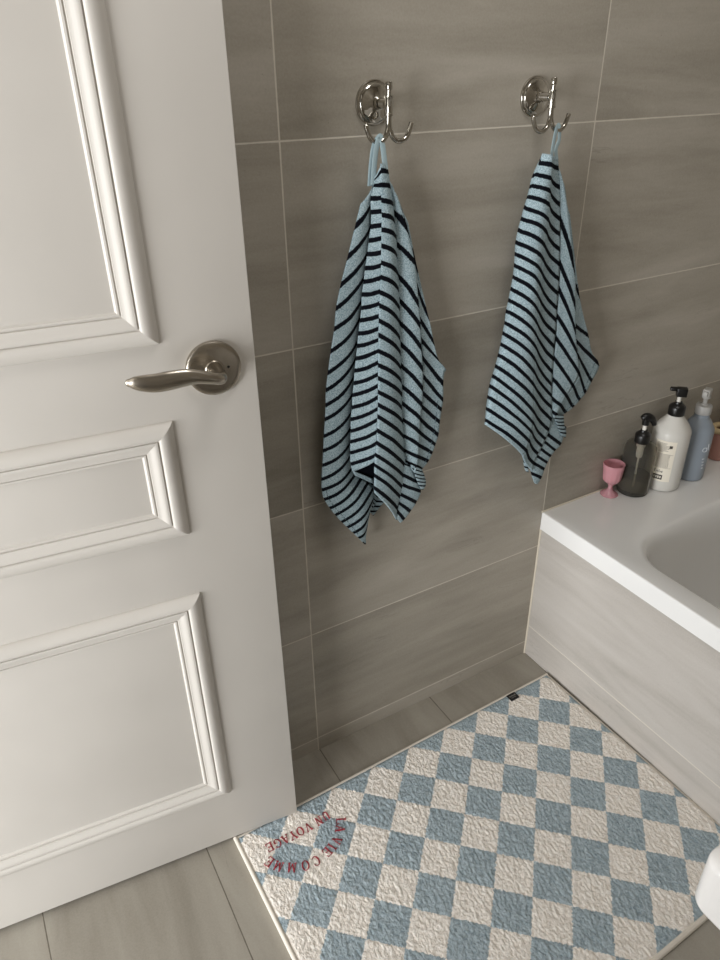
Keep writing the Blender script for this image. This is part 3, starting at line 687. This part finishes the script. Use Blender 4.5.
tag(mat_root, 'blue and cream checked bath mat on the tiled floor beside the bathtub', 'mat')
bm = bmesh.new(); uvl = bm.loops.layers.uv.new('UVMap')
nu, nv = 480, 330
g = []; uvd = {}
for i in range(nu+1):
    row = []
    for j in range(nv+1):
        u = .0045+(MU-.0070)*i/nu; v = .0040+(MV-.0085)*j/nv
        vt = bm.verts.new(mp(u, v, pile_h(u, v))); uvd[vt] = (u, v); row.append(vt)
    g.append(row)
for i in range(nu):
    for j in range(nv):
        f = bm.faces.new((g[i][j], g[i][j+1], g[i+1][j+1], g[i+1][j]))
        for l in f.loops: l[uvl].uv = uvd[l.vert]
from_bm('pile', bm, M_PILE, mat_root, angle=180)
bm = bmesh.new()
def seam(u0, v0, u1, v1, r=.0042):
    n = 60
    pts = [mp(u0+(u1-u0)*k/n, v0+(v1-v0)*k/n, .0046) for k in range(n+1)]
    tube(bm, pts, r, 10)
seam(.0, .0030, MU, .0030, .0034); seam(.0035, 0, .0035, MV, .0046); seam(MU-.0020, 0, MU-.0020, MV, .0022); seam(0, MV-.0035, MU, MV-.0035, .0052)
box(bm, -.1, .1, -.1, .1, .0004, .003)
bm.verts.ensure_lookup_table()
for v in bm.verts[-8:]:
    v.co = mp(MU/2+math.copysign(MU/2-.003, v.co.x), MV/2+math.copysign(MV/2-.003, v.co.y), v.co.z)
from_bm('bound_edge', bm, M_BIND, mat_root)
# woven lettering: letters are strokes in a 1 x 1.35 box (x right, y up), pen width per stroke
SER = .34
def arc(cx, cy, rx, ry, a0, a1, n=12): return [(cx+rx*math.cos(math.radians(a0+(a1-a0)*k/n)), cy+ry*math.sin(math.radians(a0+(a1-a0)*k/n))) for k in range(n+1)]
TH, TN, TS = .20, .10, .09
GLY = {
 'U': [([(.2, 1.35), (.2, .45)] + arc(.5, .45, .3, .43, 180, 360) + [(.8, 1.35)], TN+.05), ([(.2, 1.3), (.2, .4)], TH), ([(.02, 1.33), (.38, 1.33)], TS), ([(.64, 1.33), (.96, 1.33)], TS)],
 'N': [([(.18, .02), (.18, 1.33)], TN), ([(.18, 1.3), (.82, .05)], TH), ([(.82, .02), (.82, 1.33)], TN), ([(0, .02), (.36, .02)], TS), ([(.64, 1.33), (1, 1.33)], TS), ([(.0, 1.33), (.26, 1.33)], TS)],
 'V': [([(.14, 1.33), (.5, .03)], TH), ([(.5, .03), (.86, 1.33)], TN), ([(-.04, 1.33), (.34, 1.33)], TS), ([(.68, 1.33), (1.04, 1.33)], TS)],
 'O': [(arc(.5, .67, .44, .66, 0, 360, 28), TN), (arc(.5, .67, .42, .64, 125, 235), TH), (arc(.5, .67, .42, .64, -55, 55), TH)],
 'Y': [([(.12, 1.33), (.5, .6)], TH), ([(.88, 1.33), (.5, .6)], TN), ([(.5, .62), (.5, .02)], TH), ([(-.04, 1.33), (.32, 1.33)], TS), ([(.7, 1.33), (1.04, 1.33)], TS), ([(.3, .02), (.7, .02)], TS)],
 'A': [([(.14, .02), (.5, 1.33)], TN), ([(.5, 1.33), (.86, .02)], TH), ([(.26, .45), (.74, .45)], TS), ([(-.04, .02), (.32, .02)], TS), ([(.66, .02), (1.06, .02)], TS)],
 'G': [(arc(.5, .67, .44, .66, 40, 330, 24), TN), (arc(.5, .67, .42, .64, 125, 235), TH), ([(.86, .55), (.86, .18)], TH), ([(.62, .56), (1.02, .56)], TS), ([(.84, 1.3), (.84, .98)], TS)],
 'E': [([(.22, .02), (.22, 1.33)], TH), ([(.02, 1.31), (.88, 1.31), (.88, 1.0)], TS), ([(.02, .03), (.9, .03), (.9, .38)], TS), ([(.22, .68), (.66, .68)], TS), ([(.66, .85), (.66, .5)], TS)],
 'L': [([(.26, .02), (.26, 1.33)], TH), ([(.06, 1.33), (.48, 1.33)], TS), ([(.06, .03), (.9, .03), (.9, .4)], TS)],
 'I': [([(.5, .02), (.5, 1.33)], TH), ([(.28, 1.33), (.72, 1.33)], TS), ([(.28, .02), (.72, .02)], TS)],
 'C': [(arc(.52, .67, .44, .66, 42, 318, 24), TN), (arc(.52, .67, .42, .64, 125, 235), TH), ([(.86, 1.28), (.86, .95)], TS)],
 'M': [([(.1, .02), (.14, 1.33)], TN), ([(.14, 1.33), (.52, .1)], TH), ([(.52, .1), (.9, 1.33)], TN), ([(.9, 1.33), (.94, .02)], TH), ([(-.06, .02), (.28, .02)], TS), ([(.74, .02), (1.12, .02)], TS)],
}
def letter(bm, ch, cu, cv, ang, size):
    """reader stands at the tiled wall: right is -u, up is +v; ang turns the letter"""
    ca, sa = math.cos(ang), math.sin(ang)
    def place(x, y):
        x = (x-.5)*size; y = (y-.67)*size
        X, Y = x*ca - y*sa, x*sa + y*ca
        return cu - X, cv + Y
    for pts, w in GLY[ch]:
        fine = [pts[0]]
        for a, b in zip(pts, pts[1:]):
            m = max(1, int(math.hypot(b[0]-a[0], b[1]-a[1])/.16))
            fine += [(a[0]+(b[0]-a[0])*k/m, a[1]+(b[1]-a[1])*k/m) for k in range(1, m+1)]
        prev = None
        for i, (x, y) in enumerate(fine):
            x0, y0 = fine[max(i-1, 0)]; x1, y1 = fine[min(i+1, len(fine)-1)]
            dx, dy = x1-x0, y1-y0; L = math.hypot(dx, dy) or 1
            nx, ny = -dy/L*w/2, dx/L*w/2
            row = []
            for sx in (-1, 1):
                u, v = place(x+nx*sx, y+ny*sx)
                h = pile_h(u, v)
                row += [mp(u, v, h+.0011), mp(u, v, h-.002)]
            cur = [bm.verts.new(p) for p in row]       # top-, low-, top+, low+
            if prev:
                for a, b in ((0, 2), (2, 3), (1, 0)):
                    try: bm.faces.new((prev[a], prev[b], cur[b], cur[a]))
                    except ValueError: pass
            prev = cur
bm = bmesh.new()
for ch, u, v in (('U', .1775, .0562), ('N', .1600, .0585), ('V', .1355, .0590), ('O', .1180, .0592), ('Y', .1020, .0592), ('A', .0858, .0590), ('G', .0685, .0580), ('E', .0522, .0572)):
    letter(bm, ch, u, v, 0, .0136)
for ch, u, v in (('L', .1985, .0820), ('A', .1886, .0965), ('V', .1697, .1140), ('I', .1560, .1205), ('E', .1426, .1252), ('C', .1156, .1296), ('O', .0945, .1272), ('M', .0705, .1180), ('M', .0495, .1020), ('E', .0388, .0843)):
    ang = math.atan2(-(u-.1175)*-1, v-.0445)
    letter(bm, ch, u, v, ang, .0142)
o = from_bm('lettering', bm, M_RED, mat_root, smooth=False)
o['label'] = 'dark red woven lettering'
bm = bmesh.new()
def mbox(bm, u0, u1, v0, v1, z0, z1):
    n0 = len(bm.verts)
    box(bm, u0, u1, v0, v1, z0, z1)
    bm.verts.ensure_lookup_table()
    for v in bm.verts[n0:]: v.co = mp(v.co.x, v.co.y, v.co.z)
mbox(bm, .7005, .7255, .0075, .0265, .0096, .0116)
tg = from_bm('sewn_label', bm, M_TAGBLK, mat_root, smooth=False)
tg['label'] = 'small black sewn label'
bm = bmesh.new()
for k in range(5):
    mbox(bm, .7045+k*.0038, .7068+k*.0038, .0125+(k % 2)*.0012, .0165, .0115, .0118)
mbox(bm, .7060, .7200, .0195, .0205, .0115, .0118)
from_bm('label_stitching', bm, M_TAGWHT, tg, smooth=False)

# ---------------------------------------------------------------- things on the rim
def zmat(x, y, z=RZ): return Matrix.Translation((x, y, z))
# pink stemmed cup
X, Y = .1865, -.0243
g0 = empty('stemmed_glass', (X, Y, RZ)); tag(g0, 'small pink stemmed glass on the bathtub rim in the corner by the tiles', 'glass')
bm = bmesh.new()
lathe(bm, [(.0006, .0001), (.0195, .0001), (.0208, .0014), (.0205, .0028), (.016, .0065), (.0085, .0125), (.0052, .0185), (.0050, .0235), (.0066, .0275), (.0060, .0295), (.004, .031)], zmat(X, Y), 48, lambda a, z: 1+(.02*math.cos(12*a) if z < .012 else 0))
from_bm('foot', bm, M_PINK, g0)
bm = bmesh.new()
fl = lambda a, z: 1+.028*math.cos(12*a)*max(0., min(1., (.070-z)/.02))
lathe(bm, [(.0055, .0300), (.0120, .0335), (.0180, .0385), (.0210, .0450), (.0222, .0560), (.0234, .0690), (.0248, .0830), (.0244, .0838), (.0232, .0832), (.0216, .0690), (.0202, .0560), (.0190, .0470), (.0160, .0415), (.0095, .0370), (.002, .0360)], zmat(X, Y), 72, fl)
from_bm('bowl', bm, M_PINK, g0)

def pump(root, x, y, z0, ang, mat, nmat, style):
    """closure, riser and head; z0 is the bottle's mouth; ang is where the spout points"""
    bm = bmesh.new(); sc = style
    lathe(bm, [(sc*.0172, z0-.016), (sc*.0176, z0-.015), (sc*.0176, z0+.002), (sc*.0166, z0+.005), (sc*.012, z0+.0095), (sc*.0085, z0+.0115), (sc*.0078, z0+.015), (sc*.005, z0+.0155)], zmat(x, y), 36)
    from_bm('pump_collar', bm, mat, root)
    bm = bmesh.new()
    lathe(bm, [(.0046, z0+.012), (.0046, z0+.034)], zmat(x, y), 20)
    from_bm('pump_riser', bm, nmat, root)
# smoky bottle with black pump
X, Y = .2475, -.0400
b = empty('pump_bottle', (X, Y, RZ)); tag(b, 'smoky see-through soap bottle with rounded black pump, beside the pink glass', 'bottle', 'pump bottles on the bathtub rim')
bm = bmesh.new()
R = .0372
lathe(bm, [(.002, .0005), (R-.006, .0004), (R-.0015, .002), (R, .007), (R, .112), (R-.001, .119), (R-.005, .1255), (R-.011, .129), (.020, .1315), (.0165, .1335), (.0165, .139), (.0145, .139), (.0145, .131), (.018, .1290), (R-.012, .1265), (R-.0065, .1235), (R-.0028, .118), (R-.0018, .111), (R-.0018, .008), (R-.004, .0035), (.002, .003)], zmat(X, Y), 64)
from_bm('bottle_body', bm, M_SMOKE, b)
bm = bmesh.new(); lathe(bm, [(.002, .0036), (R-.0045, .0038), (R-.0026, .0085), (R-.0026, .013), (.002, .013)], zmat(X, Y), 48)
from_bm('bottle_bottom', bm, M_DARKBASE, b)
bm = bmesh.new(); lathe(bm, [(.002, .0134), (R-.0024, .0134), (R-.0024, .046), (.002, .046)], zmat(X, Y), 48)
from_bm('liquid_soap', bm, M_SMOKELIQ, b)
bm = bmesh.new(); lathe(bm, [(.0022, .014), (.0022, .090), (.0070, .092), (.0078, .100), (.0078, .118), (.0100, .120), (.0100, .129)], zmat(X, Y), 24)
from_bm('dip_tube', bm, M_PUMPWHT, b)
pump(b, X, Y, .1470, 0, M_PUMPBLK, M_PUMPWHT, 1.0)
bm = bmesh.new()
cz = RZ+.147
head = smooth_path([(X-.0105, Y+.004, cz+.044), (X-.004, Y+.0015, cz+.047), (X+.004, Y-.0015, cz+.0465), (X+.012, Y-.005, cz+.0415), (X+.0175, Y-.008, cz+.033), (X+.0190, Y-.009, cz+.026)], 6)
tube(bm, head, interp([.0060, .0092, .0098, .0082, .0066, .0052], len(head)), 18)
lathe(bm, [(.0066, .147+.0275), (.0080, .147+.0285), (.0086, .147+.042)], zmat(X, Y), 24)
from_bm('pump_head', bm, M_PUMPBLK, b)

# tall milky bottle
X, Y = .3290, -.0550
b = empty('pump_bottle', (X, Y, RZ)); tag(b, 'tall milky bottle with paper label and square black pump, in the middle of the row', 'bottle', 'pump bottles on the bathtub rim')
R = .0425
bm = bmesh.new()
lathe(bm, [(.002, .0004), (R-.007, .0004), (R-.002, .0025), (R, .008), (R, .146), (R-.0012, .152), (R-.006, .161), (R-.013, .171), (.0215, .181), (.0175, .1865), (.0165, .190), (.0165, .197), (.014, .197), (.014, .190), (.0195, .180), (R-.0145, .1690), (R-.0075, .159), (R-.0028, .150), (R-.002, .145), (R-.002, .009), (R-.004, .004), (.002, .003)], zmat(X, Y), 72)
from_bm('bottle_body', bm, M_MILK, b)
bm = bmesh.new(); lathe(bm, [(.002, .0036), (R-.0045, .0045), (R-.003, .009), (R-.003, .094), (.002, .094)], zmat(X, Y), 56)
from_bm('lotion', bm, M_MILKLIQ, b)
pump(b, X, Y, .2040, 0, M_PUMPBLK, M_PUMPWHT, 1.06)
bm = bmesh.new()
cz = RZ+.204
n0 = 0
box(bm, -.0090, .0135, -.0095, .0095, .0290, .0490, .002, 2)
box(bm, -.0235, -.004, -.0060, .0060, .0410, .0490, .002, 2)
rotm = Matrix.Translation((X, Y, cz)) @ Matrix.Rotation(math.radians(-44), 4, 'Z')
for v in bm.verts: v.co = rotm @ v.co
from_bm('pump_head', bm, M_PUMPBLK, b)
def curved(bm, x, y, r, a0, a1, z0, z1, n=None, thick=.0004):
    n = n or max(1, int(abs(a1-a0)/4))
    rows = []
    for k in range(n+1):
        a = math.radians(a0+(a1-a0)*k/n)
        c, s = math.cos(a), math.sin(a)
        rows.append([bm.verts.new((x+(r+q)*c, y+(r+q)*s, RZ+z)) for q, z in ((0, z0), (thick, z0), (thick, z1), (0, z1))])
    for A, B in zip(rows, rows[1:]):
        for i in range(4):
            j = (i+1) % 4; bm.faces.new((A[i], A[j], B[j], B[i]))
    bm.faces.new(rows[0]); bm.faces.new(rows[-1][::-1])
# the camera sees the bottles from the front left, about -145 deg
LA, LB = -186, -122
bm = bmesh.new(); curved(bm, X, Y, R+.0001, LA, LB, .030, .135)
lab = from_bm('paper_label', bm, M_LABEL, b, angle=50)
lab['label'] = 'cream paper label with small print'
bm = bmesh.new()
rr = R+.0006
rng = random.Random(3)
z = .128
while z > .066:
    wdt = rng.choice((22, 30, 36, 40, 26)) if z > .105 else 44
    if not (.101 < z < .105):
        a = LA+7
        while a < LA+7+wdt:
            st = rng.uniform(2.5, 6.5)
            curved(bm, X, Y, rr, a, min(a+st, LA+7+wdt), z, z+.0013, 1, .0002)
            a += st+1.4
    z -= .0030
curved(bm, X, Y, rr, LA+4, LB-4, .1010, .1015, 12, .0002)
curved(bm, X, Y, rr, LA+4, LB-4, .0660, .0665, 12, .0002)
from_bm('small_print', bm, M_INKGREY, lab, smooth=False)
bm = bmesh.new()
curved(bm, X, Y, rr, LA+44, LA+53, .1180, .1250, 2, .0003)
from_bm('corner_print', bm, M_INK, lab, smooth=False)
bm = bmesh.new()
a = LA+14                                                     # short script line and the dark box below it
for k, (w_, h_) in enumerate(((5, .008), (3, .004), (4, .005), (3, .007), (4, .004), (5, .005))):
    curved(bm, X, Y, rr, a, a+w_*.55, .0535, .0535+h_, 1, .0003); a += w_+.6
from_bm('script_print', bm, M_INK, lab, smooth=False)
bm = bmesh.new()
curved(bm, X, Y, rr, LA+12, LA+41, .0350, .0475, 6, .0003)
from_bm('dark_print', bm, M_INK, lab, smooth=False)
bm = bmesh.new()
for k in range(4): curved(bm, X, Y, rr+.0003, LA+15+k*6.2, LA+18.4+k*6.2, .0385, .0440, 1, .0002)
from_bm('pale_print', bm, M_LABEL, lab, smooth=False)

# grey blue bottle
X, Y = .4225, -.0595
b = empty('pump_bottle', (X, Y, RZ)); tag(b, 'grey blue bottle with frosted clear pump, behind the tall milky bottle', 'bottle', 'pump bottles on the bathtub rim')
R = .0355
bm = bmesh.new()
lathe(bm, [(.002, .0004), (R-.006, .0004), (R-.0015, .0025), (R, .008), (R, .128), (R-.001, .134), (R-.005, .142), (.0235, .1535), (.0190, .1590), (.0175, .1625), (.0175, .176), (.016, .177)], zmat(X, Y), 64)
from_bm('bottle_body', bm, M_BLUEB, b)
bm = bmesh.new()
lathe(bm, [(.0180, .170), (.0188, .171), (.0188, .1885), (.0178, .191), (.0085, .1925), (.0078, .1945), (.004, .195)], zmat(X, Y), 36)
from_bm('pump_collar', bm, M_FROST, b)
bm = bmesh.new(); lathe(bm, [(.0050, .190), (.0050, .206), (.0092, .2085), (.0100, .213)], zmat(X, Y), 24)
from_bm('pump_riser', bm, M_FROST, b)
bm = bmesh.new()
box(bm, -.0125, .0125, -.0085, .0085, .2110, .2320, .0035, 3)
box(bm, -.0190, -.0100, -.0055, .0055, .2160, .2285, .002, 2)
rotm = Matrix.Translation((X, Y, RZ)) @ Matrix.Rotation(math.radians(20), 4, 'Z')
for v in bm.verts: v.co = rotm @ v.co
from_bm('pump_head', bm, M_FROST, b)
bm = bmesh.new()                                               # white script running down the front
def onface(a, z): return Vector((X+(R+.0002)*math.cos(math.radians(a)), Y+(R+.0002)*math.sin(math.radians(a)), RZ+z))
tube(bm, smooth_path([onface(-104+9*math.cos(t*.7), .088+.0055*math.sin(t*.7)) for t in range(9)], 4), .0007, 6)
tube(bm, smooth_path([onface(-96, .094), onface(-95, .088), onface(-93, .083), onface(-91, .084)], 4), .0007, 6)
tube(bm, smooth_path([onface(-90, .102), onface(-88, .094), onface(-86, .085)], 4), .0007, 6)
for k in range(4):
    curved(bm, X, Y, R+.0001, -106+2*k, -96+2*k, .062-.0085*k, .064-.0085*k, 2, .0003)
pr = from_bm('white_print', bm, M_WHITEINK, b)

# pink cup with thick cream rim, rose pouch behind it (both cut by the edge of the picture)
X, Y = .560, -.036
b = empty('bath_cup', (X, Y, RZ)); tag(b, 'dusty pink cup with thick cream rim, right of the grey blue bottle', 'cup')
bm = bmesh.new()
lathe(bm, [(.002, .0004), (.0170, .0004), (.0200, .002), (.0218, .006), (.0245, .03), (.0275, .062), (.0285, .080), (.0260, .080), (.0250, .062), (.0220, .03), (.0195, .009), (.002, .007)], zmat(X, Y), 48)
from_bm('cup_body', bm, M_CUP, b)
bm = bmesh.new()
lobes = lambda a, z: 1+.06*math.cos(6*a+.8)
prof = [(.0235+.0085*math.cos(t), .083+.0075*math.sin(t)) for t in [2*PI*k/16 for k in range(17)]]
lathe(bm, prof, zmat(X, Y), 72, lobes, False, False)
bmesh.ops.remove_doubles(bm, verts=bm.verts, dist=1e-5)
rim = from_bm('cup_rim', bm, M_CREAM, b); rim['label'] = 'thick scalloped cream rim'
X, Y = .652, -.021
b = empty('refill_pouch', (X, Y, RZ)); tag(b, 'tall terracotta rose pouch standing against the tiles behind the pink cup', 'pouch')
bm = bmesh.new(); rings = []
for z, hx, hy in ((.0004, .040, .010), (.004, .047, .0165), (.015, .050, .0185), (.05, .0505, .0175), (.10, .0505, .013), (.15, .050, .0075), (.178, .0495, .0030), (.182, .0495, .0014), (.196, .0495, .0012), (.197, .049, .0006)):
    rings.append([bm.verts.new((X+math.copysign(abs(math.cos(2*PI*k/40))**.55, math.cos(2*PI*k/40))*hx, Y+math.copysign(abs(math.sin(2*PI*k/40))**.8, math.sin(2*PI*k/40))*hy, RZ+z)) for k in range(40)])
for A, B in zip(rings, rings[1:]):
    for k in range(40): bm.faces.new((A[k], A[(k+1) % 40], B[(k+1) % 40], B[k]))
bm.faces.new(rings[0]); bm.faces.new(rings[-1])
from_bm('pouch_body', bm, M_ROSE, b)
bm = bmesh.new()
lathe(bm, [(.0085, .176), (.0085, .197), (.0125, .198), (.0128, .200), (.0128, .214), (.0118, .216), (.004, .2165)], zmat(X+.03, Y), 28)
from_bm('screw_cap', bm, M_ROSE, b)

# ---------------------------------------------------------------- washbasin corner
def basin():
    x0, x1, y0, y1, z0, z1 = -.677, -.16, YF+.0005, -.843, .754, .814
    bm = bmesh.new(); n = 96
    def rr(o, r):
        cx, cy = (x0+x1)/2, (y0+y1)/2; hx, hy = (x1-x0)/2-o, (y1-y0)/2-o
        out = []
        per = n//4
        for q, (sx, sy) in enumerate(((1, 1), (-1, 1), (-1, -1), (1, -1))):
            for k in range(per):
                a = (q + k/(per-1))*PI/2
                out.append((cx+sx*(hx-r)+r*math.cos(a), cy+sy*(hy-r)+r*math.sin(a)))
        return out
    loops = []
    def loop(o, r, z): loops.append([bm.verts.new((x, y, z)) for x, y in rr(o, max(r, .002))])
    loop(.060, .03, z0); loop(.010, .014, z0)
    for k in range(6):
        a = -PI/2+k/5*PI/2; loop(.007-.007*math.cos(a), .015, z0+.007+.007*math.sin(a))
    for k in range(6):
        a = k/5*PI/2; loop(.009-.009*math.cos(a), .015, z1-.009+.009*math.sin(a))
    loop(.045, .05, z1); loop(.052, .055, z1-.003); loop(.058, .06, z1-.012); loop(.075, .07, z1-.032); loop(.13, .07, z1-.044)
    for A, B in zip(loops, loops[1:]):
        for i in range(n):
            j = (i+1) % n; bm.faces.new((A[i], A[j], B[j], B[i]))
    bm.faces.new(loops[0]); bm.faces.new(loops[-1])
    o = from_bm('washbasin', bm, M_BASIN, origin=((x0+x1)/2, y0, z0), angle=50)
    tag(o, 'rounded corner of a white washbasin near the camera at lower right', 'washbasin')
    bm = bmesh.new()
    lathe(bm, [(.13, 0), (.125, .03), (.085, .20), (.075, .50), (.10, .70), (.15, .7525)], Matrix.Translation(((x0+x1)/2+.06, YF+.17, 0)), 48)
    from_bm('pedestal', bm, M_BASIN, o)
basin()

# ---------------------------------------------------------------- light
def area(name, loc, rot, sx, sy, power, rgb):
    l = bpy.data.lights.new(name, 'AREA'); l.shape = 'RECTANGLE'; l.size = sx; l.size_y = sy; l.energy = power; l.color = rgb
    o = bpy.data.objects.new(name, l); COL.objects.link(o); o.location = loc; o.rotation_euler = rot
    return o
# daylight through the doorway, from an area light added in the unseen hall
area('hall_daylight', (-3.60, -1.20, .78), (0, -PI/2, 0), 1.35, 2.3, HALL_W, (.975, .99, 1.))
# added overhead fill light, no ceiling lamp is seen
area('overhead_fill', (-.50, -.72, ZC-.03), (0, 0, 0), .4, .4, FILL_W, (1., .985, .965))
w = bpy.data.worlds.new('World'); scene.world = w; w.use_nodes = True
bg = w.node_tree.nodes['Background']; bg.inputs[0].default_value = (.92, .96, 1., 1); bg.inputs[1].default_value = WORLD_S

# ---------------------------------------------------------------- camera
cam = bpy.data.cameras.new('camera'); co = bpy.data.objects.new('camera', cam); COL.objects.link(co)
co.location = (-1.05104, -.99691, 1.32100); co.rotation_euler = (1.049825, .014784, -.525669)
cam.sensor_fit = 'HORIZONTAL'; cam.sensor_width = 36.; cam.lens = 712.76*36/720; cam.clip_start = .02
scene.camera = co
vs = scene.view_settings
vs.view_transform = 'Standard'; vs.look = 'None'; vs.exposure = EXPO; vs.gamma = 1.; vs.use_curve_mapping = False
scene.cycles.max_bounces = 10; scene.cycles.transparent_max_bounces = 12; scene.cycles.sample_clamp_indirect = 4.
